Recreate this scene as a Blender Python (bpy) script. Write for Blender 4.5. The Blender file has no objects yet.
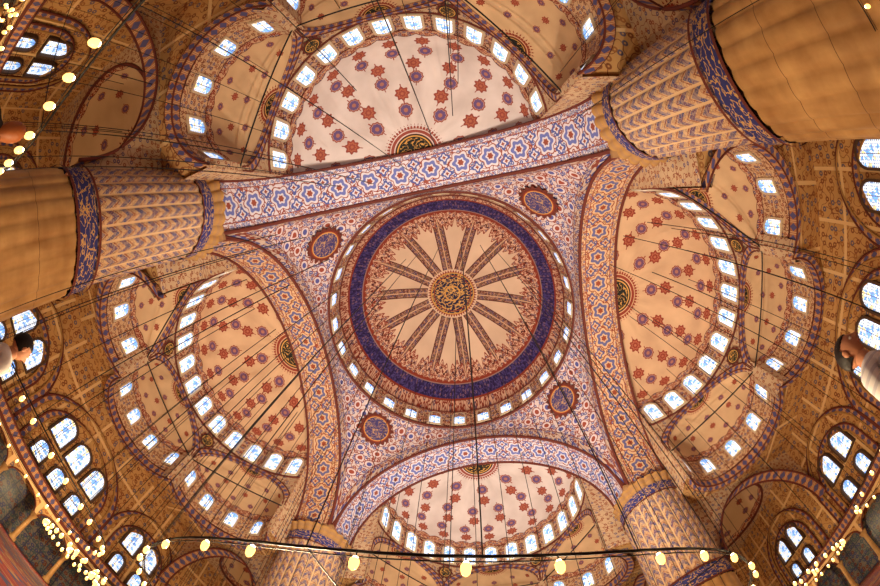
import bpy, math, random
from math import sin, cos, pi, sqrt, radians
from mathutils import Matrix, Vector
random.seed(3)
# surveyed building dimensions (metres) and camera station
RD=11.75; CZ=.65
cx,cy,LENS=2.516,-9.966,15.354
Hd,Ha,S,Hsp,Hc=32.886+CZ,44.071+CZ,11.84,19.23+CZ,11.472
D,Rs,Hs,He=15.239,9.487,24.991+CZ,18.742+CZ
Rf=[[0.9798,0.19458,0.04624],[-0.17949,0.95748,-0.22586],[-0.08822,0.213,0.97306]]
W=D-S
# ---------------------------------------------------------------- node DSL
def srgb(r,g,b):
    f=lambda c:(c/255/12.92) if c/255<=.04045 else ((c/255+.055)/1.055)**2.4
    return (f(r),f(g),f(b),1)
class V:
    def __init__(s,t,k): s.t=t; s.k=k
    def __add__(s,o): return m_(s.t,'ADD',s,o)
    __radd__=__add__
    def __sub__(s,o): return m_(s.t,'SUBTRACT',s,o)
    def __rsub__(s,o): return m_(s.t,'SUBTRACT',o,s)
    def __mul__(s,o): return m_(s.t,'MULTIPLY',s,o)
    __rmul__=__mul__
    def __truediv__(s,o): return m_(s.t,'DIVIDE',s,o)
    def __lt__(s,o): return m_(s.t,'LESS_THAN',s,o)
    def __gt__(s,o): return m_(s.t,'GREATER_THAN',s,o)
def m_(t,op,*a):
    n=t.nodes.new('ShaderNodeMath'); n.operation=op
    for i,x in enumerate(a):
        if isinstance(x,V): t.links.new(x.k,n.inputs[i])
        else: n.inputs[i].default_value=x
    return V(t,n.outputs[0])
def f1(op): return lambda x:m_(x.t,op,x)
frac=f1('FRACT');ab=f1('ABSOLUTE');co=f1('COSINE');si=f1('SINE');sq=f1('SQRT');fl=f1('FLOOR')
def mn(a,b): return m_(a.t,'MINIMUM',a,b)
def mx(a,b): return m_(a.t,'MAXIMUM',a,b)
def at2(a,b): return m_(a.t,'ARCTAN2',a,b)
def mix(t,f,a,b,mode='MIX'):
    n=t.nodes.new('ShaderNodeMix'); n.data_type='RGBA'; n.blend_type=mode
    for i,x in ((0,f),(6,a),(7,b)):
        if isinstance(x,V): t.links.new(x.k,n.inputs[i])
        else: n.inputs[i].default_value=x
    return V(t,n.outputs[2])
def vec(t,x,y,z=0.):
    n=t.nodes.new('ShaderNodeCombineXYZ')
    for i,q in enumerate((x,y,z)):
        if isinstance(q,V): t.links.new(q.k,n.inputs[i])
        else: n.inputs[i].default_value=q
    return V(t,n.outputs[0])
def noise(t,v,sc,det=2):
    n=t.nodes.new('ShaderNodeTexNoise'); n.noise_dimensions='2D'; n.inputs['Scale'].default_value=sc; n.inputs['Detail'].default_value=det
    if v is not None: t.links.new(v.k,n.inputs['Vector'])
    return V(t,n.outputs[0])
def voro(t,v,sc,rnd=1.):
    n=t.nodes.new('ShaderNodeTexVoronoi'); n.voronoi_dimensions='2D'; n.inputs['Scale'].default_value=sc; n.inputs['Randomness'].default_value=rnd
    t.links.new(v.k,n.inputs['Vector'])
    sp=t.nodes.new('ShaderNodeSeparateColor'); t.links.new(n.outputs['Color'],sp.inputs[0])
    return V(t,n.outputs['Distance']),V(t,sp.outputs[0])
def mat(name,fn,rough=.75,emis=0,metal=0,obj=False):
    m=bpy.data.materials.new(name); m.use_nodes=True; t=m.node_tree
    b=t.nodes['Principled BSDF']; b.inputs['Roughness'].default_value=rough; b.inputs['Metallic'].default_value=metal
    b.inputs['Specular IOR Level'].default_value=.25
    tc=t.nodes.new('ShaderNodeTexCoord'); sp=t.nodes.new('ShaderNodeSeparateXYZ')
    t.links.new(tc.outputs['Object' if obj else 'UV'],sp.inputs[0])
    u=V(t,sp.outputs[0]); v=V(t,sp.outputs[2 if obj else 1])
    col=fn(t,u,v) if callable(fn) else fn
    def put(s):
        if isinstance(col,V): t.links.new(col.k,b.inputs[s])
        else: b.inputs[s].default_value=col
    put('Base Color')
    if emis: put('Emission Color'); b.inputs['Emission Strength'].default_value=emis
    return m
CREAM=srgb(220,190,156); CREAM2=srgb(214,184,146); RUST=srgb(138,54,36); RUSTD=srgb(88,34,28); BLUE=srgb(70,78,142); NAVY=srgb(46,34,82)
TEAL=srgb(78,108,116); GOLD=srgb(206,152,78); GREEN=srgb(38,44,34); PURP=srgb(106,70,98)
def filler(t,u,v,sc,base,c1,c2,c3,scroll=.03,dot=.36):
    w=vec(t,u,v)
    n=noise(t,w,sc*.9,0)
    col=mix(t,ab(n-.5)<scroll,base,c2)
    d,r=voro(t,w,sc,.75)
    fc=mix(t,r<.4,mix(t,r<.7,c3,c2),c1)
    col=mix(t,d<dot,col,fc)
    return mix(t,d<dot*.35,col,base)
def ros(t,x,y,r,n,amp):
    return sq(x*x+y*y)/(r*(1+amp*co(at2(y,x)*n)))
def layers(t,col,d,L):
    for th,c in L: col=mix(t,d<th,col,c)
    return col
def weather(t,col,u,v,sc=.4,amt=.25):
    n=noise(t,vec(t,u,v),sc,3)
    return mix(t,n*amt,col,srgb(116,80,52),'MULTIPLY')
def callig(t,u,v,bg,fg,sc=2.,th=.03):
    n=noise(t,vec(t,u*sc,v*sc*1.6),1.,2)
    return mix(t,ab(n-.5)<th,bg,fg)
def f_dome(t,u,v):
    a=frac(u*14)-.5; x=a*(2*pi/14*RD)*v
    X=v*RD*co(u*2*pi); Y=v*RD*si(u*2*pi)
    col=weather(t,srgb(232,200,170),X,Y,.3,.4)
    pat=filler(t,X,Y,3.0,srgb(168,122,96),RUSTD,srgb(74,60,92),srgb(98,76,58),.05,.4)
    inr=(v>.26)*(v<.80)
    col=mix(t,(ab(x)<.60)*inr,col,RUSTD); col=mix(t,(ab(x)<.49)*inr,col,pat)
    col=mix(t,(ab(x)<.06)*inr,col,srgb(206,166,130))
    b=.81-.10*m_(t,'POWER',ab(si(a*2*pi)),.6)+.022*co(a*12*pi)
    pat2=filler(t,X,Y,2.8,srgb(212,172,144),RUST,RUST,srgb(104,76,96),.05,.36)
    col=mix(t,v>(b-.014),col,RUST); col=mix(t,v>b,col,pat2)
    col=mix(t,ab(v-(b+.06))<.008,col,RUSTD)
    z=ab(frac(u*84)-.5)*.03
    col=mix(t,v>(.84+z),col,RUST)
    band=filler(t,u*70,v*RD,3.2,NAVY,srgb(124,92,112),srgb(78,66,124),srgb(28,22,58),.06,.30)
    col=mix(t,v>.868,col,band)
    col=mix(t,ab(v-.872)<.004,col,srgb(150,118,110))
    col=mix(t,v>.960,col,RUST); col=mix(t,v>.970,col,pat2)
    g=ab(frac(u*56)-.5)*.06
    col=mix(t,(v<(.225+g)),col,RUST)
    col=mix(t,v<.225,col,GOLD)
    cal=callig(t,X,Y,srgb(36,32,64),srgb(210,160,88),1.7,.05)
    col=mix(t,v<.213,col,cal)
    col=mix(t,(v<.195)*(v>.185),col,RUST)
    return mix(t,(v<.085)*(v>.07),col,GOLD)
def f_drum(t,u,v):
    pat=filler(t,u,v,2.4,srgb(198,160,128),RUST,RUSTD,srgb(98,84,120),.05,.36)
    return mix(t,v<.2,pat,RUSTD)
def f_exwall(t,u,v):
    pat=filler(t,u,v,2.8,srgb(206,170,130),srgb(154,88,60),srgb(132,78,56),srgb(104,92,122),.04,.32)
    return mix(t,v<.2,pat,RUSTD)
def f_semi(Rr,arc,big=True,base=CREAM,c1=PURP,fr=RUST,fr2=srgb(170,98,72)):
    def f(t,u,v):
        X=u*pi*Rr; Y=v*arc
        col=weather(t,base,X,Y,.35,.45)
        rows=[(.26,4),(.37,5),(.48,7),(.59,8),(.70,10),(.81,11)] if big else [(.42,4),(.60,5),(.77,7)]
        k_=.9 if big else .45
        for i,(vk,n) in enumerate(rows):
            x=(frac(u*n+(.5 if i%2==0 else 0.))-.5)*(pi*Rr/n*sin(vk*pi/2)); y=(v-vk)*arc
            if i%2==0:
                d=ros(t,x,y,.66*k_,10,.06)
                col=mix(t,(ab(x)<.05*k_)*(ab(y)<.95*k_),col,fr)
                col=layers(t,col,d,[(1.,fr),(.84,srgb(180,136,120)),(.74,c1),(.3,srgb(166,108,92))])
            else:
                d=ros(t,x,y,.64*k_,8,.14)
                col=mix(t,(ab(x)<.05*k_)*(ab(y)<1.*k_),col,fr)
                col=layers(t,col,d,[(1.,fr),(.68,fr2),(.5,fr),(.22,fr2)])
        if big: r1,r2,nn=1.4,2.25,26
        else: r1,r2,nn=1.05,1.75,18
        pat=filler(t,X,Y,2.8,srgb(202,162,128),fr,RUST,srgb(92,78,108),.05,.4)
        if big: e=.915-.035*ab(si(u*60))
        else: e=.91-.03*ab(si(u*40))
        col=mix(t,v>(e-.008),col,RUSTD); col=mix(t,v>e,col,pat)
        e2=(frac(u*nn)-.5); rr=Y+ab(e2)*.9
        col=mix(t,(rr<r2)*(frac(Y*3.3)<.75),col,fr)
        col=mix(t,Y<r1,col,GREEN)
        col=mix(t,(Y<r1*.93)*(Y>r1*.86),col,GOLD)
        cal=callig(t,Y*co(u*pi),Y*si(u*pi),srgb(30,32,28),GOLD,2.4,.035)
        col=mix(t,Y<r1*.8,col,cal)
        ed=mn(u,1-u)*(pi*Rr)*si(v*pi/2)
        return mix(t,(ed<.3)*(v>.15),col,pat)
    return f
def f_pend(t,u,v):
    base=srgb(206,190,186)
    col=filler(t,u,v,2.5,base,srgb(78,82,144),srgb(144,70,54),srgb(100,100,146),.05,.36)
    d,r=voro(t,vec(t,u,v),.75,.4)
    col=mix(t,(d<.30),col,srgb(212,198,198))
    col=mix(t,(ab(d-.30)<.025),col,srgb(138,60,48))
    return mix(t,(d<.16),col,mix(t,r<.6,srgb(84,86,150),srgb(150,70,52)))
def f_border(t,u,v):
    col=filler(t,u,v,3.4,srgb(202,180,162),srgb(76,80,138),srgb(134,66,50),srgb(98,98,146),.05,.4)
    return mix(t,ab(v-.4)>.34,col,srgb(104,46,38))
def f_arch(base,c1,c2,c3,med):
    def f(t,u,v):
        col=filler(t,u,v,2.2,base,c1,c2,c3,.05,.33)
        w=W/2; P_=2.6; x=(frac(u/P_)-.5)*P_; x2=(frac(u/P_+.5)-.5)*P_; y=v-w
        d=ros(t,x,y,.85,6,.14); col=layers(t,col,d,[(1.1,c2),(1.,base),(.78,med),(.45,base),(.28,c2)])
        for sg_ in (-1,1):
            d=ros(t,x2,y-sg_*w*.40,.42,4,.25); col=layers(t,col,d,[(1.,c1),(.6,base),(.3,c2)])
        e=mn(v,W-v)
        col=mix(t,e<.5,col,filler(t,u,v,4.,base,c1,c2,c3,.05,.4))
        col=mix(t,(e<.57)*(e>.5),col,c2)
        return mix(t,e<.12,col,c2)
    return f
def f_rim(t,u,v):
    x=frac(u/.7)-.5
    col=mix(t,(ab(x)+ab(v-.5)*.8)<.36,srgb(168,110,74),srgb(84,80,124))
    col=mix(t,ab(ab(x)-.42)<.04,col,srgb(204,164,120))
    return mix(t,ab(v-.5)>.41,col,srgb(88,42,34))
def f_squinch(t,u,v):
    return filler(t,u,v,2.1,weather(t,CREAM2,u,v,.4,.5),srgb(156,94,62),srgb(140,78,54),srgb(104,88,116),.025,.26)
def f_stone(t,u,v):
    w=vec(t,u*26.,v*.55); n=noise(t,w,1.,4); n2=noise(t,vec(t,u*8,v*.9),1.3,4)
    col=mix(t,n,srgb(166,120,66),srgb(232,192,130)); col=mix(t,n2*.7,col,srgb(140,98,54),'MULTIPLY')
    return mix(t,frac(v/2.2)<.012,col,srgb(104,76,48))
def f_pierpaint(t,u,v):
    s=frac(u*24)
    b=srgb(202,168,126)
    chev=frac(v*1.1+ab(s-.5)*1.2)
    col=mix(t,chev<.42,b,srgb(80,82,126))
    col=mix(t,(chev>.5)*(chev<.62),col,srgb(146,78,50))
    dd=filler(t,u*16,v,4.,b,srgb(70,78,130),srgb(134,64,44),srgb(124,102,88),.05,.35)
    col=mix(t,.42,col,dd)
    return mix(t,ab(s-.5)>.42,col,srgb(212,178,134))
def f_band(t,u,v): return callig(t,u*16,v,srgb(50,54,114),srgb(200,158,98),2.4,.035)
def f_wall(t,u,v):
    col=filler(t,u,v,1.6,weather(t,srgb(214,166,104),u,v,.2,.5),srgb(156,102,58),srgb(134,80,50),srgb(104,92,106),.025,.30)
    b=mx(frac(u/3.6)<.07,frac(v/4.7)<.06)
    return mix(t,b,col,srgb(226,188,134))
def f_tile(t,u,v):
    col=filler(t,u,v,2.2,srgb(104,96,90),srgb(48,54,98),srgb(54,74,84),srgb(100,46,34),.05,.4)
    return mix(t,mx(frac(u/1.2)<.08,frac(v/1.8)<.06),col,srgb(48,52,76))
def f_pane(t,u,v):
    p=.2; x=frac(u/p)-.5; y=frac(v/p)-.5
    d=sq(x*x+y*y)
    w=vec(t,u,v); n=noise(t,w,1.7,2); _,r=voro(t,w,4.,1.)
    c=mix(t,n,srgb(160,198,255),srgb(255,250,232)); c=mix(t,(r<.2),c,srgb(96,156,235)); c=mix(t,(r>.84),c,srgb(240,210,134))
    c=mix(t,d<.46,srgb(120,126,138),c)
    return mix(t,mx(frac(v/.56)<.07,ab(u)<.025),c,srgb(84,84,88))
def f_carpet(t,u,v): return filler(t,u,v,1.3,srgb(110,26,22),srgb(40,44,80),srgb(130,96,56),srgb(70,20,20))
M_dome=mat('dome_paint',f_dome); M_drum=mat('drum_ornament',f_drum); M_exw=mat('exedra_wall_ornament',f_exwall)
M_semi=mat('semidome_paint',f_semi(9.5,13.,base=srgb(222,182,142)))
M_semiw=mat('semidome_paint_daylit',f_semi(9.5,13.,base=srgb(230,216,210),c1=srgb(100,76,120),fr=srgb(144,68,56)))  # lit copy of the semidome paint, cool daylight put into its colours
M_ex=mat('exedra_paint',f_semi(4.7,7.4,False,base=srgb(224,188,144)))
M_pend=mat('pendentive_ornament',f_pend); M_bord=mat('painted_border',f_border)
M_archw=mat('arch_ornament_daylit',f_arch(srgb(216,210,216),srgb(84,94,160),srgb(148,76,60),srgb(112,120,162),srgb(108,116,182)))  # daylit copy: cool window light put into the base colours
M_archb=mat('arch_ornament_warmlit',f_arch(srgb(208,172,134),srgb(88,86,130),srgb(144,68,44),srgb(150,112,76),srgb(98,96,138)))  # same ornament with the warm interior light mixed into its colours
M_rim=mat('arch_rim',f_rim); M_sq=mat('squinch_ornament',f_squinch)
M_stone=mat('pier_marble',f_stone,.5); M_pp=mat('pier_painted_flutes',f_pierpaint); M_band=mat('calligraphy_band',f_band)
M_wall=mat('wall_ornament',f_wall); M_tile=mat('iznik_tile',f_tile,.35); M_pane=mat('stained_glass_daylight',f_pane,.3,1.7)
M_frame=mat('window_plaster_frame',srgb(206,184,152)); M_framed=mat('window_dark_frame',srgb(84,62,48))
M_iron=mat('black_iron',srgb(22,20,20),.5)
M_bulb=mat('lamp_glow',srgb(255,232,176),.4,16.); M_glass=mat('lamp_glass',srgb(255,200,108),.2,3.0)
M_carpet=mat('carpet',f_carpet,.9)
M_gold=mat('gold_trim',srgb(164,122,70)); M_red=mat('rust_trim',srgb(102,48,38)); M_tanr=mat('tan_trim',srgb(154,116,78))
M_rond=mat('roundel_paint',lambda t,u,v:layers(t,callig(t,u,v,srgb(66,58,106),srgb(180,140,102),2.4,.03),1-sq(u*u+v*v)/1.35,[(.14,GOLD),(.08,RUST)]))
M_rondg=mat('roundel_green',lambda t,u,v:layers(t,callig(t,u*1.5,v*1.5,GREEN,GOLD,2.2),1-sq(u*u+v*v)/.6,[(.2,GOLD),(.1,GREEN)]))
# ---------------------------------------------------------------- mesh builder
def lerpP(prof,b):
    x=b*(len(prof)-1); i=min(int(x+1e-9),len(prof)-2); f=x-i
    return (prof[i][0]*(1-f)+prof[i+1][0]*f,prof[i][1]*(1-f)+prof[i+1][1]*f)
class MB:
    def __init__(s): s.v=[];s.f=[];s.uv=[];s.m=[]
    def grid(s,P,nu,nv,m=0,UV=None):
        b=len(s.v)
        uvs=[]
        for j in range(nv+1):
            for i in range(nu+1):
                s.v.append(tuple(P(i/nu,j/nv))); uvs.append(UV(i/nu,j/nv) if UV else (i/nu,j/nv))
        for j in range(nv):
            for i in range(nu):
                q=[j*(nu+1)+i,j*(nu+1)+i+1,(j+1)*(nu+1)+i+1,(j+1)*(nu+1)+i]
                s.f.append([b+k for k in q]); s.uv.append([uvs[k] for k in q]); s.m.append(m)
    def poly(s,pts,m=0,uv=None):
        b=len(s.v); s.v+= [tuple(p) for p in pts]; s.f.append(list(range(b,b+len(pts)))); s.uv.append(uv or [(0,0)]*len(pts)); s.m.append(m)
    def tube(s,pts,r,m=0,n=6,closed=False):
        pts=[Vector(p) for p in pts]; N=len(pts)
        fr=[]
        for i in range(N):
            a=pts[(i-1)%N] if (closed or i>0) else pts[i]; b=pts[(i+1)%N] if (closed or i<N-1) else pts[i]
            t=(b-a).normalized(); up=Vector((0,0,1)) if abs(t.z)<.9 else Vector((1,0,0))
            x=t.cross(up).normalized(); y=x.cross(t); fr.append((x,y))
        b0=len(s.v)
        for i in range(N):
            rr=r[i] if isinstance(r,(list,tuple)) else r
            for k in range(n):
                a=2*pi*k/n; s.v.append(tuple(pts[i]+fr[i][0]*cos(a)*rr+fr[i][1]*sin(a)*rr))
        for i in range(N if closed else N-1):
            for k in range(n):
                j=(i+1)%N
                s.f.append([b0+i*n+k,b0+i*n+(k+1)%n,b0+j*n+(k+1)%n,b0+j*n+k]); s.uv.append([(0,0)]*4); s.m.append(m)
    def lathe(s,prof,c,m=0,n=12,UV=None):
        s.grid(lambda a,b:(lambda q:(c[0]+q[0]*cos(2*pi*a),c[1]+q[0]*sin(2*pi*a),c[2]+q[1]))(lerpP(prof,b)),n,len(prof)-1,m,UV)
    def obj(s,name,mats,smooth=True,parent=None,rot=0):
        me=bpy.data.meshes.new(name); V_=s.v
        if rot:
            c_,s__=cos(rot),sin(rot); V_=[(x*c_-y*s__,x*s__+y*c_,z) for x,y,z in V_]
        me.from_pydata(V_,[],s.f)
        for mm in mats: me.materials.append(mm)
        ul=me.uv_layers.new(name='UVMap'); flat=[c for f in s.uv for q in f for c in q]
        ul.data.foreach_set('uv',flat)
        me.polygons.foreach_set('material_index',s.m)
        me.polygons.foreach_set('use_smooth',[smooth]*len(s.f)); me.update()
        o=bpy.data.objects.new(name,me); bpy.context.collection.objects.link(o)
        if parent: o.parent=parent
        return o
def window(mb,o,rt,nrm,w,h,fw=.14,dp=.22,mp=0,mf=1):
    o=Vector(o);rt=Vector(rt);n=Vector(nrm);up=Vector((0,0,1))
    def outline(e):
        hw=w/2+e; pts=[(-hw,-e),(hw,-e)]; zs=h-w/2
        for i in range(0,11):
            a=pi*i/10; pts.append((hw*cos(a),zs+hw*sin(a)))
        return pts
    A=outline(0);B=outline(fw)
    P=lambda q,d:o+rt*q[0]+up*q[1]+n*d
    mb.poly([P(q,.04) for q in A],mp,[(q[0],q[1]) for q in A])
    N=len(A)
    for i in range(N):
        j=(i+1)%N
        mb.poly([P(A[i],dp),P(A[j],dp),P(B[j],dp),P(B[i],dp)],mf)
        mb.poly([P(A[i],.0),P(A[j],.0),P(A[j],dp),P(A[i],dp)],mf)
        mb.poly([P(B[i],.0),P(B[j],.0),P(B[j],dp),P(B[i],dp)],mf)
wn=[0]
def winobj(mb,frame=None,rot=0):
    wn[0]+=1; return mb.obj('window_%d'%wn[0],[M_pane,frame or M_frame],False,rot=rot)
# ---------------------------------------------------------------- central dome
DH=2.8; zt=Hd+DH; R1=RD-.25
mb=MB()
mb.grid(lambda a,b:(R1*sin(b*pi/2)*cos(2*pi*a),R1*sin(b*pi/2)*sin(2*pi*a),zt+(Ha-zt)*cos(b*pi/2)),112,36,0,lambda a,b:(a,sin(b*pi/2)))
mb.grid(lambda a,b:((RD+(R1-RD)*b)*cos(2*pi*a),(RD+(R1-RD)*b)*sin(2*pi*a),Hd+DH*b),112,4,1,lambda a,b:(a*74,b*DH))
for z,r_,t_ in ((Hd,RD,.15),(zt,R1,.08)):
    mb.tube([((r_-.05)*cos(2*pi*i/96),(r_-.05)*sin(2*pi*i/96),z) for i in range(96)],t_,2,8,True)
mb.obj('central_dome',[M_dome,M_drum,M_red])
mb=MB()
for i in range(28):
    a=2*pi*(i+.5)/28; rr=RD-.14
    window(mb,(rr*cos(a),rr*sin(a),Hd+.45),(-sin(a),cos(a),0),(-cos(a),-sin(a),0),1.15,2.2,.16,.12)
winobj(mb)
# ---------------------------------------------------------------- pendentives
A_=S-.3
def zarch(y):
    q=1-(min(abs(y),A_)/A_)**2
    return Hsp+Hc*sqrt(max(q,0))
for k in range(4):
    mb=MB()
    def P(a,b):
        phi=a*pi/2
        rb=S/max(cos(phi),sin(phi)); yy=rb*min(cos(phi),sin(phi))
        za=zarch(yy); rho=RD+(rb-RD)*b
        g=sqrt(max(0,2-(1+.41421*b)**2))
        return (rho*cos(phi),rho*sin(phi),za+(Hd-za)*g)
    def UVp(a,b):
        x,y,z=P(a,b); return ((a-.5)*20,z)
    mb.grid(P,64,28,0,UVp)
    def Ps(a,b,lo):
        t_=1-abs(2*a-1); ln=2.3+11.5*t_**1.6
        w_=min(.8/ln,.3); bb=(1-w_*(1-b)) if lo else w_*b
        x,y,z=P(a,bb); return (x*.996,y*.996,z-.02)
    mb.grid(lambda a,b:Ps(a,b,True),64,2,4,lambda a,b:(a*24,b*.8))
    mb.grid(lambda a,b:Ps(a,b,False),64,2,4,lambda a,b:(a*20,b*.8))
    bq=.30
    c0=Vector(P(.5,bq)); t1=(Vector(P(.52,bq))-Vector(P(.48,bq))).normalized(); t2=(Vector(P(.5,bq-.03))-Vector(P(.5,bq+.03))).normalized()
    n=t1.cross(t2).normalized(); 
    if n.dot(Vector((-1,-1,-1)))<0: n=-n
    ring=lambda r_,d,am=0,nn=0,N=72:[c0+n*d+t1*(r_*(1+am*cos(nn*2*pi*i/N)))*cos(2*pi*i/N)+t2*(r_*(1+am*cos(nn*2*pi*i/N)))*sin(2*pi*i/N) for i in range(N)]
    mb.poly(ring(1.72,.22,.09,18),2)
    N=72; mb.poly(ring(1.42,.26),1,[(1.35*cos(2*pi*i/N),1.35*sin(2*pi*i/N)) for i in range(N)])
    for sgn in (0,1):
        pts=[P(i/40*.5 if sgn==0 else 1-i/40*.5,1.0) for i in range(41)]
        mb.tube([Vector(q)+Vector((-.05,-.05,0)) for q in pts],.10,2,6)
    mb.obj('pendentive',[M_pend,M_rond,M_red,M_gold,M_bord],rot=k*pi/2)
# ---------------------------------------------------------------- piers
pc=S+W/2+.2
for k in range(4):
    mb=MB(); n=24
    def prof(r,z0,z1,am,m,nz=2,r2=None):
        r2=r2 or r
        mb.grid(lambda a,b:(lambda q:(pc+q*cos(2*pi*a),pc+q*sin(2*pi*a),z0+(z1-z0)*b))((r+(r2-r)*b)*(1-am+am*abs(sin(pi*a*n))**.7)),n*8,nz,m,lambda a,b:(a,z0+(z1-z0)*b))
    prof(3.2,0,1.2,0,0); prof(3.2,1.2,1.3,0,0,1,2.9)
    prof(2.8,1.3,8.6,.035,0,6)
    prof(2.92,8.6,8.75,0,3,1,2.92); prof(2.8,8.75,9.85,0,2,2); prof(2.92,9.85,10.0,0,3,1)
    prof(2.68,10.,Hsp-2.0,.04,1,6)
    prof(2.72,Hsp-2.0,Hsp-1.0,0,2,2); prof(2.78,Hsp-2.1,Hsp-1.98,0,3,1)
    for i in range(4):
        z0=Hsp-1.0+i*.22; r_=2.68+.09*i
        prof(r_,z0,z0+.2,.07,4 if i%2 else 5,1,r_+.1)
    def box(x0,x1,y0,y1,a,b,m):
        q=[(x0,y0,a),(x1,y0,a),(x1,y1,a),(x0,y1,a),(x0,y0,b),(x1,y0,b),(x1,y1,b),(x0,y1,b)]
        for f in ((0,1,2,3),(4,5,6,7),(0,1,5,4),(1,2,6,5),(2,3,7,6),(3,0,4,7)):
            P4=[q[i] for i in f]; mb.poly(P4,m,[(p_[0]+p_[1],p_[2]) for p_ in P4])
    box(S-.45,S+W+.1,S-.45,S+W+.1,Hsp-.15,Hsp+.12,5)
    mb.obj('fluted_pier',[M_stone,M_pp,M_band,M_red,M_gold,M_tanr],rot=k*pi/2)
# ---------------------------------------------------------------- arms
C30=Rs*cos(pi/6); HC=Rs*.5; rE=HC-.15
ZS=He+.75
ZP=17.2
ZR=Hs-1.55
cr=ZR-.35; EH=cr-ZS
OW=D+C30+rE+.35
for k in range(4):
    rot=k*pi/2; light=(k in (1,3))  # these two sides get the daylight-tinted copies
    mb=MB()
    L=pi*A_*1.02
    mb.grid(lambda a,b:(S+W*b,-A_*cos(pi*a),Hsp+Hc*sin(pi*a)),96,6,0,lambda a,b:(a*L,b*W))
    for xx in (S,S+W):
        mb.tube([(xx,-(A_-.05)*cos(pi*i/64),Hsp+(Hc-.05)*sin(pi*i/64)) for i in range(65)],.13,1,6)
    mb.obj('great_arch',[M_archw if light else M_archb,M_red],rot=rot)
    mb=MB(); zt2=Hs+1.35; zc=Hsp+Hc+.2
    def az(a): return -pi/2+pi*a
    mb.grid(lambda a,b:(D-.02+Rs*sin(b*pi/2)*cos(az(a)),Rs*sin(b*pi/2)*sin(az(a)),zt2+(zc-zt2)*cos(b*pi/2)),72,30,0,lambda a,b:(a,b))
    mb.grid(lambda a,b:(D+Rs*cos(az(a)),Rs*sin(az(a)),ZR+(zt2-ZR)*b),72,2,1,lambda a,b:(a*pi*Rs,b*(zt2-ZR)))
    for z,t_ in ((ZR,.09),(zt2,.05)):
        mb.tube([(D+(Rs-.05)*cos(az(i/64)),(Rs-.05)*sin(az(i/64)),z) for i in range(65)],t_,2,6)
    for sy in (-1,1):
        mb.grid(lambda a,b:(D,sy*(Rs-.05+(S+W-Rs)*a),ZP-.3+(zt2+.6-ZP+.3)*b),6,6,3,lambda a,b:(a*6,b*12))
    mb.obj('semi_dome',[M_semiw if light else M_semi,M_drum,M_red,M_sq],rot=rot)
    mb=MB()
    for i in range(13):
        a=-pi/2+pi*(i+.5)/13; rr=Rs-.08
        window(mb,(D+rr*cos(a),rr*sin(a),Hs-1.2),(-sin(a),cos(a),0),(-cos(a),-sin(a),0),1.2,2.4,.2,.12)
    winobj(mb,rot=rot)
    wb=MB()
    for ia,a0 in enumerate((-pi/3,0,pi/3)):
        ca,sa=cos(a0),sin(a0)
        def loc(n_,t_,z):
            return (D+n_*ca-t_*sa, n_*sa+t_*ca, z)
        nc=lambda t_:sqrt(Rs*Rs-t_*t_)       # the wall follows the semi-dome drum
        mb=MB()
        def Pq(a,b):
            t=-pi/6+pi/3*a; y=Rs*sin(t); yy=max(-rE,min(rE,y))
            zb=ZS+EH*sqrt(max(0,1-(yy/rE)**2))
            return loc(Rs*cos(t), y, zb+(ZR-zb)*b)
        mb.grid(Pq,64,6,3,lambda a,b:((a-.5)*Rs*1.05,Pq(a,b)[2]))
        def Pd(a,b):
            nl=rE*sin(b*pi/2)*cos(az(a)); tl=rE*sin(b*pi/2)*sin(az(a))
            sh=nc(tl)-C30
            return loc(C30+nl+sh*(1-nl/rE),tl,ZS+EH*cos(b*pi/2))
        mb.grid(Pd,40,18,0,lambda a,b:(a,b))
        def Pwl(a,b):
            x,y,_=Pd(a,1.); return (x,y,ZP+(ZS-ZP)*b)
        mb.grid(Pwl,40,2,1,lambda a,b:(a*pi*rE,b*(ZS-ZP)))
        # solid pier strips between neighbouring exedrae
        for sy in (-1,1):
            mb.grid(lambda a,b:loc(nc(sy*(rE-.3+(HC-rE+.3)*a))-.16,sy*(rE-.3+(HC-rE+.3)*a),ZP-.75+(ZS+.9-ZP+.75)*b),3,4,3,lambda a,b:(a*.6,b*4))
            mb.grid(lambda a,b:loc(nc(rE-.3)-.16+.8*a,sy*(rE-.3),ZP-.75+(ZS+.1-ZP+.75)*b),1,4,3,lambda a,b:(a*.6,b*4))
        ff=lambda a,r_:(r_*-cos(pi*a),EH/rE*r_*sin(pi*a))
        rin=rE-.08; rout=rE+.42
        cl_=lambda t_:max(-HC+.02,min(HC-.02,t_))
        mb.grid(lambda a,b:(lambda q:loc(nc(cl_(q[0]))-.14,cl_(q[0]),ZS+q[1]))(ff(a,rin+(rout-rin)*b)),48,1,2,lambda a,b:(a*pi*rE,b))
        mb.grid(lambda a,b:(lambda q:loc(nc(q[0])-.14+.35*b,q[0],ZS+q[1]))(ff(a,rin)),48,1,2,lambda a,b:(a*pi*rE,b))
        for rr_ in (rin,rout):
            mb.tube([(lambda q:loc(nc(cl_(q[0]))-.16,cl_(q[0]),ZS+q[1]))(ff(i/48,rr_)) for i in range(49)],.05,4,6)
        mb.tube([(Pd(i/32,1.)[0],Pd(i/32,1.)[1],ZS) for i in range(33)],.04,4,6)
        mb.obj('exedra_half_dome',[M_ex,M_exw,M_rim,M_sq,M_red],rot=rot)
        for i in range(5):
            p1=Vector(Pd((i+.5)/5,1.)); p0_=Vector(Pd((i+.45)/5,1.)); p2_=Vector(Pd((i+.55)/5,1.))
            tt=(p2_-p0_).normalized(); n_=Vector((tt.y,-tt.x,0))
            cen=Vector(loc(C30,0,p1.z)); 
            if n_.dot(cen-p1)<0: n_=-n_
            o=p1+n_*.06; o.z=ZS-1.95
            window(wb,o,(-n_.y,n_.x,0),n_,1.0,1.7,.16,.12)
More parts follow.
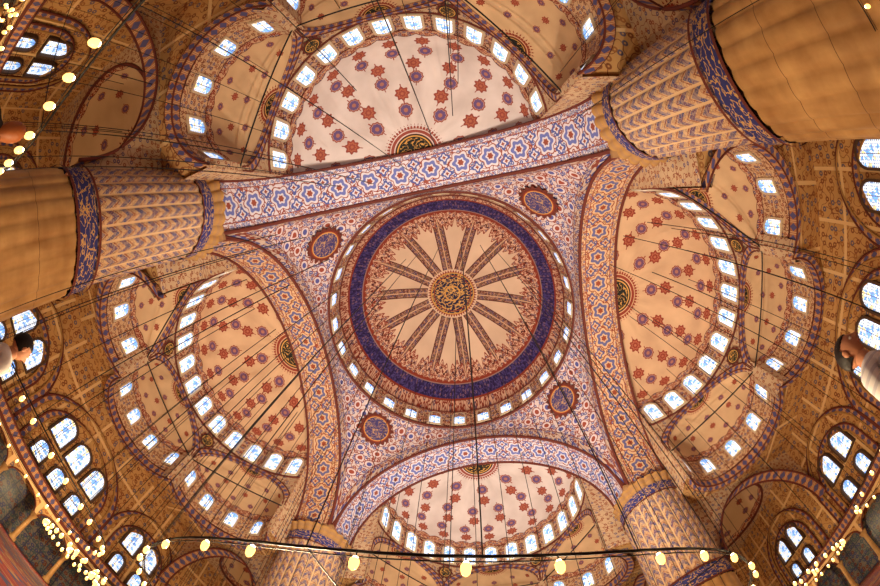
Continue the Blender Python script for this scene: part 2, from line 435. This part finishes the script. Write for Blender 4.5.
        rb=MB(); rb.tube([loc(C30-.0,-rE,ZS-.1),loc(C30-.0,rE,ZS-.1)],.06,0,6)
        rb.obj('iron_tie_rod',[M_iron],rot=rot)
    winobj(wb,rot=rot)
    for sy in (-1,1):
        a=sy*pi/6; mb=MB()
        c0=Vector((D+(Rs-.3)*cos(a),(Rs-.3)*sin(a),ZR-1.2)); n=Vector((-cos(a),-sin(a),-.15)).normalized(); t1=Vector((-sin(a),cos(a),0)); t2=n.cross(t1)
        for r_,d,m in ((.78,0,1),(.62,.05,0)):
            N=40; am=.1 if m else 0
            pts=[c0+n*d+(t1*cos(2*pi*i/N)+t2*sin(2*pi*i/N))*r_*(1+am*cos(10*2*pi*i/N)) for i in range(N)]
            mb.poly(pts,m,[(r_*cos(2*pi*i/N),r_*sin(2*pi*i/N)) for i in range(N)])
        mb.obj('calligraphy_roundel',[M_rondg,M_red],rot=rot)
    # low vaults around the exedrae
    mb=MB(); PY=S+W/2
    def foot(al):
        b_=min((abs(al-q),al-q) for q in (-pi/3,0,pi/3))[1]
        return max(C30*cos(b_)+sqrt(max(0,rE**2-(C30*sin(b_))**2)),Rs-.3)
    def outer(al):
        c_,s2=max(cos(al),1e-6),abs(sin(al))+1e-9
        return max(min((OW-D)/c_,PY/s2),foot(al)+.01)
    def Pc(a,b):
        al=az(a); r_=foot(al)*(1-b)+outer(al)*b
        return (D+r_*cos(al),r_*sin(al),ZP)
    mb.grid(Pc,120,4,0,lambda a,b:(Pc(a,b)[0],Pc(a,b)[1]))
    def Pb(a,b):
        al=az(a); r_=foot(al)-.06; return (D+r_*cos(al),r_*sin(al),ZP-.75+.8*b)
    mb.grid(Pb,180,1,3,lambda a,b:(a*44,b))
    def Pb2(a,b):
        al=az(a); r_=min(foot(al)-.06+.7*b,max(outer(al)-.02,foot(al)-.05)); return (D+r_*cos(al),r_*sin(al),ZP-.75)
    mb.grid(Pb2,180,1,3,lambda a,b:(a*44,b))
    mb.tube([Pb(i/120,0) for i in range(121)],.07,2,6)
    x0,x1=S+W+1.2,OW; xm=(x0+x1)/2; ra=(x1-x0)/2-.35
    for sy in (-1,1):
        def Pw(a,b):
            x=x0+(x1-x0)*a; q=(x-xm)/ra; zb=10.2+ (6.2*sqrt(1-q*q) if abs(q)<1 else 0)
            return (x,sy*PY,zb+(ZP-zb)*b)
        mb.grid(Pw,60,4,1,lambda a,b:(Pw(a,b)[0],Pw(a,b)[2]))
        for dy in (-.6,.6):
            mb.tube([(xm-ra*cos(pi*i/40),sy*PY+dy,10.2+6.2*sin(pi*i/40)) for i in range(41)],.10,2,6)
        mb.grid(lambda a,b:(xm-ra*cos(pi*a),sy*PY-.6+1.2*b,10.2+6.2*sin(pi*a)),40,2,3,lambda a,b:(a*16,b))
    mb.obj('aisle_vault',[M_wall,M_sq,M_red,M_rim],rot=rot)
    # outer wall
    mb=MB()
    mb.grid(lambda a,b:(OW,-OW+2*OW*a,4.6+(ZP+.1-4.6)*b),40,6,0,lambda a,b:(a*2*OW,4.6+b*12.5))
    mb.grid(lambda a,b:(OW-.02,-OW+2*OW*a,4.6*b),40,3,1,lambda a,b:(a*2*OW,b*4.6))
    for y0 in (-21,-10,0,10,21):
        hw=3.9 if y0==0 else 2.7
        for hh in (0,1):
            def af(a,r_): 
                r_=r_+hh*1.2
                if a<.2: return (y0-r_,5.2+4.6*a/.2)
                if a>.8: return (y0+r_,5.2+4.6*(1-a)/.2)
                q=pi*(a-.2)/.6; return (y0-r_*cos(q),9.8+(min(r_,3.7)+hh*1.2)*sin(q))
            mb.grid(lambda a,b:(lambda q:(OW-.18,q[0],q[1]))(af(a,hw+.55*b)),60,1,4,lambda a,b:(a*20,b))
            mb.grid(lambda a,b:(lambda q:(OW-.18*(1-b),q[0],q[1]))(af(a,hw)),60,1,2)
            for rr_,m in ((hw,3),(hw+.55,2)):
                mb.tube([(OW-.2,)+af(i/60,rr_) for i in range(61)],.09,m,6)
    mb.obj('wall_'+['east','south','west','north'][k],[M_wall,M_tile,M_red,M_gold,M_rim],rot=rot)
    wb=MB()
    for y0 in (-21,-10,0,10,21):
        for dy in ((-2.4,0,2.4) if y0==0 else (-1.3,1.3)):
            window(wb,(OW-.05,y0+dy,9.7),(0,1,0),(-1,0,0),1.7,2.7,.2,.3)
            window(wb,(OW-.05,y0+dy,6.9),(0,1,0),(-1,0,0),1.3,1.8,.2,.3)
    winobj(wb,M_framed,rot=rot)
    # gallery running along the wall on marble columns
    mb=MB(); gx=OW-2.6; ge=OW-2.7; nb_=14; bw=2*ge/nb_
    for i in range(nb_):
        ya=-ge+bw*i
        def Pg(a,b):
            q=2*a-1; zb=3.5+ (1.15*sqrt(max(0,1-(q/.88)**2)) if abs(q)<.88 else 0)
            return (gx,ya+bw*a,zb+(5.0-zb)*b)
        mb.grid(Pg,20,2,1,lambda a,b:(a*bw,Pg(a,b)[2]))
        mb.tube([(gx-.04,)+Pg(i_/20,0)[1:] for i_ in range(21)],.07,2,5)
        pr=[(.3,0),(.3,.3),(.2,.4),(.17,3.0),(.22,3.1),(.34,3.5)]
        mb.lathe(pr,(gx,ya,0),0,12,lambda a_,b:(a_*.2,lerpP(pr,b)[1]))
    mb.grid(lambda a,b:(gx-.1+2.7*b,-ge+2*ge*a,5.0),20,1,3,lambda a,b:(a*50,b*2.7))
    mb.grid(lambda a,b:(gx-.12,-ge+2*ge*a,5.0+.25*b),20,1,2)
    mb.grid(lambda a,b:(gx-.02,-ge+2*ge*a,5.25+.8*b),20,1,4,lambda a,b:(a*70,b))
    mb.tube([(gx-.02,-ge,6.1),(gx-.02,ge,6.1)],.08,2,6)
    mb.obj('gallery_arcade',[M_stone,M_wall,M_red,M_sq,M_rim],rot=rot)
    mb=MB(); c0=(PY+OW)/2; hf=(OW-PY)/2; rh=hf-.8
    def Pk(a,b):
        al=2*pi*a; r_=rh*(1-b)+hf/max(abs(cos(al)),abs(sin(al)))*b
        return (c0+r_*cos(al),c0+r_*sin(al),ZP)
    mb.grid(Pk,96,3,0,lambda a,b:(Pk(a,b)[0],Pk(a,b)[1]))
    mb.grid(lambda a,b:(c0+rh*sin(b*pi/2)*cos(2*pi*a),c0+rh*sin(b*pi/2)*sin(2*pi*a),ZP+4.*cos(b*pi/2)),64,16,1,lambda a,b:(.1+.8*(1-abs(2*a-1)),b))
    mb.tube([(c0+rh*cos(2*pi*i/64),c0+rh*sin(2*pi*i/64),ZP) for i in range(64)],.15,2,6,True)
    mb.obj('corner_bay_dome',[M_sq,M_ex,M_red],rot=rot)
mb=MB(); mb.grid(lambda a,b:(-OW+2*OW*a,-OW+2*OW*b,0),4,4,0,lambda a,b:(a*2*OW,b*2*OW)); mb.obj('floor',[M_carpet])
# ---------------------------------------------------------------- chandeliers
def chandelier(cxx,cyy,R,z,nl,wires,ztop,inner=(),ls=1.4):
    mb=MB()
    for (rr,nn,zz) in [(R,nl,z)]+[(a,b,z+.12) for a,b in inner]:
        N=max(64,nn*2)
        mb.tube([(cxx+rr*cos(2*pi*i/N),cyy+rr*sin(2*pi*i/N),zz) for i in range(N)],.020,0,6,True)
        mb.tube([(cxx+rr*cos(2*pi*i/N),cyy+rr*sin(2*pi*i/N),zz-.07) for i in range(N)],.009,0,5,True)
        for i in range(nn):
            a=2*pi*(i+.5+.12*sin(i*2.3))/nn; x,y=cxx+(rr+.04)*cos(a),cyy+(rr+.04)*sin(a)
            mb.tube([(x,y,zz-.02),(x,y,zz-.14)],.008,0,4)
            mb.lathe([(ls*p_,ls*q_) for p_,q_ in ((.026,.0),(.034,-.012),(.036,-.045),(.028,-.085),(.010,-.105),(.0,-.108))],(x,y,zz-.13),1,12)
            mb.lathe([(ls*p_,ls*q_) for p_,q_ in ((.0,.02),(.018,.01),(.024,-.015),(.018,-.04),(.0,-.05))],(x,y,zz-.12),2,8)
    for i in range(8):
        a=2*pi*i/8; mb.tube([(cxx,cyy,z+.3),(cxx+R*cos(a),cyy+R*sin(a),z)],.010,0,5)
    for i in range(wires):
        a=2*pi*(i+.5)/wires; mb.tube([(cxx+R*cos(a),cyy+R*sin(a),z),(cxx+R*cos(a),cyy+R*sin(a),z+6),(cxx+R*cos(a),cyy+R*sin(a),ztop)],[.007,.017,.026],0,4)
    mb.tube([(cxx,cyy,z),(cxx,cyy,ztop)],[.01,.035],0,4)
    mb.obj('chandelier',[M_iron,M_glass,M_bulb])
hc=2.2
chandelier(.5,0,7.19,CZ+2.16,44,26,33.5,((5.2,26),(2.4,12)))
chandelier(cx-2.2*hc,cy-4.17*hc,3.0*hc,CZ+hc,70,18,24,(),1.6)
chandelier(cx-5.1*hc,cy+1.1*hc,1.5*hc,CZ+hc,34,10,22)
chandelier(cx+5.3*hc,cy-2.6*hc,1.9*hc,CZ+hc,24,8,22)
chandelier(cx+5.8*hc,cy+2.9*hc,1.6*hc,CZ+hc,26,10,24)
chandelier(-12.5,2.5,3.4,CZ+2.3,36,8,24,((1.8,14),),2.4)
chandelier(-19.,3.,4.4,CZ+2.9,44,8,24,((2.4,20),),3.)
chandelier(-17.,15.,4.2,CZ+3.2,40,6,16,((2.2,18),),3.)
chandelier(-10.,13.,4.,CZ+2.8,40,8,24,((2.2,18),),2.6)
chandelier(-13.,-22.,3.6,CZ+3.0,36,6,16,((1.8,14),),2.4)
chandelier(15.,8.,4.,CZ+2.8,40,8,24,((2.2,14),),2.2)
# ---------------------------------------------------------------- people
SK=mat('skin',srgb(190,134,102),.6); EY=mat('eye_white',srgb(235,230,225),.3); EYD=mat('iris',srgb(50,32,22),.3); LIP=mat('lips',srgb(160,84,76),.5)
def skinobj(name,verts,edges,rad,matl,parent,sub=2):
    me=bpy.data.meshes.new(name); me.from_pydata(verts,edges,[]); o=bpy.data.objects.new(name,me); bpy.context.collection.objects.link(o)
    me.materials.append(matl); sk=o.modifiers.new('skin','SKIN'); 
    for i,r_ in enumerate(rad):
        d=me.skin_vertices[0].data[i]; d.radius=r_ if isinstance(r_,tuple) else (r_,r_); d.use_root=(i==0)
    s2=o.modifiers.new('sub','SUBSURF'); s2.levels=sub; s2.render_levels=sub; sk.use_smooth_shade=True
    o.parent=parent; return o
def person(x,y,face,shirt,trous,hair,scale=1.,longhair=False,stripe=None):
    e=bpy.data.objects.new('person',None); bpy.context.collection.objects.link(e); e.location=(x,y,0); e.rotation_euler=(0,0,face); e.scale=(scale,)*3
    def fcl(t,u,v):
        base=mix(t,frac(v*14)<.4,shirt,stripe or shirt)
        c=mix(t,(v<.97)*(ab(u)<.215),base,trous)
        return mix(t,v<.10,c,srgb(30,26,24))
    cl=mat('clothes',fcl,.9,obj=True)
    vs=[(0,0,.98),(0,0,1.14),(0,.0,1.32),(0,-.01,1.44),(0,0,1.53)]
    ra=[(.15,.11),(.135,.10),(.16,.115),(.10,.08),(.056,.056)]
    ed=[(0,1),(1,2),(2,3),(3,4)]
    for s in (-1,1):
        b=len(vs); vs+=[(s*.17,-.01,1.40),(s*.235,-.03,1.13),(s*.25,.05,.89)]; ra+=[.07,.05,.034]; ed+=[(3,b),(b,b+1),(b+1,b+2)]
        b=len(vs); vs+=[(s*.095,0,.86),(s*.11,.02,.5),(s*.115,-.02,.1),(s*.125,.13,.045)]; ra+=[.095,.066,.05,.042]; ed+=[(0,b),(b,b+1),(b+1,b+2),(b+2,b+3)]
    skinobj('body',vs,ed,ra,cl,e)
    skinobj('neck',[(0,0,1.47),(0,.005,1.54),(0,.01,1.60)],[(0,1),(1,2)],[.056,.054,.052],SK,e)
    for s in (-1,1):
        hx,hy,hz=s*.25,.055,.88
        skinobj('palm',[(hx,hy,hz+.03),(hx,hy+.005,hz-.03),(hx,hy+.012,hz-.085)],[(0,1),(1,2)],[(.024,.02),(.016,.036),(.014,.038)],SK,e,2)
        for j,(dy,L_) in enumerate(((-.03,.062),(-.01,.075),(.012,.08),(.033,.072))):
            y0=hy+dy+.008; skinobj('finger_%d'%(j+1),[(hx,y0,hz-.075),(hx-s*.004,y0,hz-.075-L_*.5),(hx-s*.016,y0+.002,hz-.075-L_*.8),(hx-s*.03,y0+.003,hz-.075-L_)],[(0,1),(1,2),(2,3)],[.0095,.009,.008,.007],SK,e,1)
        skinobj('thumb',[(hx,hy+.025,hz-.02),(hx-s*.012,hy+.052,hz-.05),(hx-s*.018,hy+.06,hz-.085)],[(0,1),(1,2)],[.013,.011,.009],SK,e,1)
    hm=MB(); cz=1.665
    def base(th,ph):
        dx,dy,dz=sin(ph)*cos(th),sin(ph)*sin(th),cos(ph)
        X=.074*dx*(1-.12*max(0,-dz)); Y=.094*dy; Z=.118*dz
        fr=max(0,dy)
        if dz<-.2: X*=1-.25*(-dz-.2)
        g=lambda x0,z0,sx,sz:math.exp(-((dx-x0)/sx)**2-((dz-z0)/sz)**2)*(fr>.2)
        Y+=.026*g(0,-.14,.13,.16)+.012*g(0,.02,.09,.22)-.010*g(.36,.08,.16,.11)-.010*g(-.36,.08,.16,.11)+.008*g(0,-.47,.22,.09)+.012*g(0,-.8,.3,.16)+.006*g(.34,.24,.25,.07)+.006*g(-.34,.24,.25,.07)
        return dx,dy,dz,X,Y,Z
    def Ph(a,b):
        q=base(2*pi*a,pi*b); return (q[3],q[4],cz+q[5])
    hm.grid(Ph,56,44,0)
    def Phr(a,b):
        dx,dy,dz,X,Y,Z=base(2*pi*a,pi*b)
        cov=(dz>.42+.25*max(0,dy)) or (dy<.0 and dz>(-.55 if not longhair else -2)) 
        k_=1.10+.02*sin(a*90)*sin(b*50) if cov else .86
        zz=Z*k_
        if longhair and dy<.1 and dz<-.1: zz=Z*k_-.16*(-dz); k_=1.15
        return (X*k_,(.094*dy)*k_ -.002,cz+zz)
    hm.grid(Phr,56,44,1)
    for s in (-1,1):
        hm.grid(lambda a,b:(s*.033+.0125*sin(pi*b)*cos(2*pi*a),.079+.0125*sin(pi*b)*sin(2*pi*a),cz+.008+.0115*cos(pi*b)),12,8,2)
        hm.grid(lambda a,b:(s*.033+.005*sin(pi*b)*cos(2*pi*a),.0895+.004*sin(pi*b)*sin(2*pi*a),cz+.008+.005*cos(pi*b)),8,6,3)
        hm.grid(lambda a,b:(s*(.074+.010*sin(pi*b)*cos(2*pi*a)),-.004+.019*sin(pi*b)*sin(2*pi*a),cz-.005+.033*cos(pi*b)),12,10,0)
    hm.grid(lambda a,b:(.026*sin(pi*b)*cos(2*pi*a),.088+.008*sin(pi*b)*sin(2*pi*a),cz-.056+.007*cos(pi*b)),14,6,4)
    hm.obj('head',[SK,hair,EY,EYD,LIP],parent=e)
HB=mat('hair_black',srgb(26,20,18),.5); HR=mat('hair_auburn',srgb(150,84,40),.5)
person(cx-2.9,cy+.04,radians(20),srgb(232,230,226),srgb(50,52,62),HB,.92)
person(cx+1.9,cy+.88,radians(190),srgb(226,226,228),srgb(40,42,50),HB,.93,False,srgb(196,198,208))
person(cx-2.7,cy-1.42,radians(110),srgb(40,34,34),srgb(40,40,48),HR,.95,True)
# ---------------------------------------------------------------- light
def light(kind,name,loc,power,col,rad=.2,**kw):
    l=bpy.data.lights.new(name,kind); l.energy=power; l.color=col; l.shadow_soft_size=rad
    for a,b in kw.items(): setattr(l,a,b)
    o=bpy.data.objects.new(name,l); o.location=loc; bpy.context.collection.objects.link(o); return o
for i,(x,y) in enumerate(((3.0,1),(-2.2,1))):
    s=light('SPOT','added_upfill',(x,y,3.2),22500,(1,.87,.73),.3,spot_size=radians(150),spot_blend=1.)  # added upward fill for the domes, no fixture stands here
    s.rotation_euler=(pi,0,0)
for i,(x,y) in enumerate(((3,4),(-2,-3))):
    light('POINT','chandelier_lamp',(x,y,2.5),4000,(1,.73,.43),.15)
for x,y in ((19,19),(-19,19),(19,-19),(-19,-19),(20,0),(-20,0)):
    light('POINT','aisle_fill',(x,y,3.6),1500,(1,.73,.41),.15)  # added warm fill for the outer walls and bays, no fixture here
w=bpy.data.worlds.new('world'); bpy.context.scene.world=w; w.use_nodes=True
w.node_tree.nodes['Background'].inputs[0].default_value=(.5,.6,.8,1); w.node_tree.nodes['Background'].inputs[1].default_value=.1
try: bpy.context.scene.view_settings.view_transform='Standard'
except Exception: pass
# ---------------------------------------------------------------- camera
cam=bpy.data.cameras.new('camera'); co_=bpy.data.objects.new('camera',cam); bpy.context.collection.objects.link(co_)
cam.type='PANO'
tgt=cam.cycles if hasattr(cam,'cycles') and hasattr(cam.cycles,'panorama_type') else cam
tgt.panorama_type='FISHEYE_EQUISOLID'; tgt.fisheye_lens=LENS; tgt.fisheye_fov=radians(210)
cam.sensor_fit='HORIZONTAL'; cam.sensor_width=36; cam.sensor_height=24; cam.clip_end=300; cam.clip_start=.02
Rm=Rf
co_.matrix_world=Matrix(((Rm[0][0],-Rm[1][0],-Rm[2][0],cx),(Rm[0][1],-Rm[1][1],-Rm[2][1],cy),(Rm[0][2],-Rm[1][2],-Rm[2][2],CZ),(0,0,0,1)))
bpy.context.scene.camera=co_
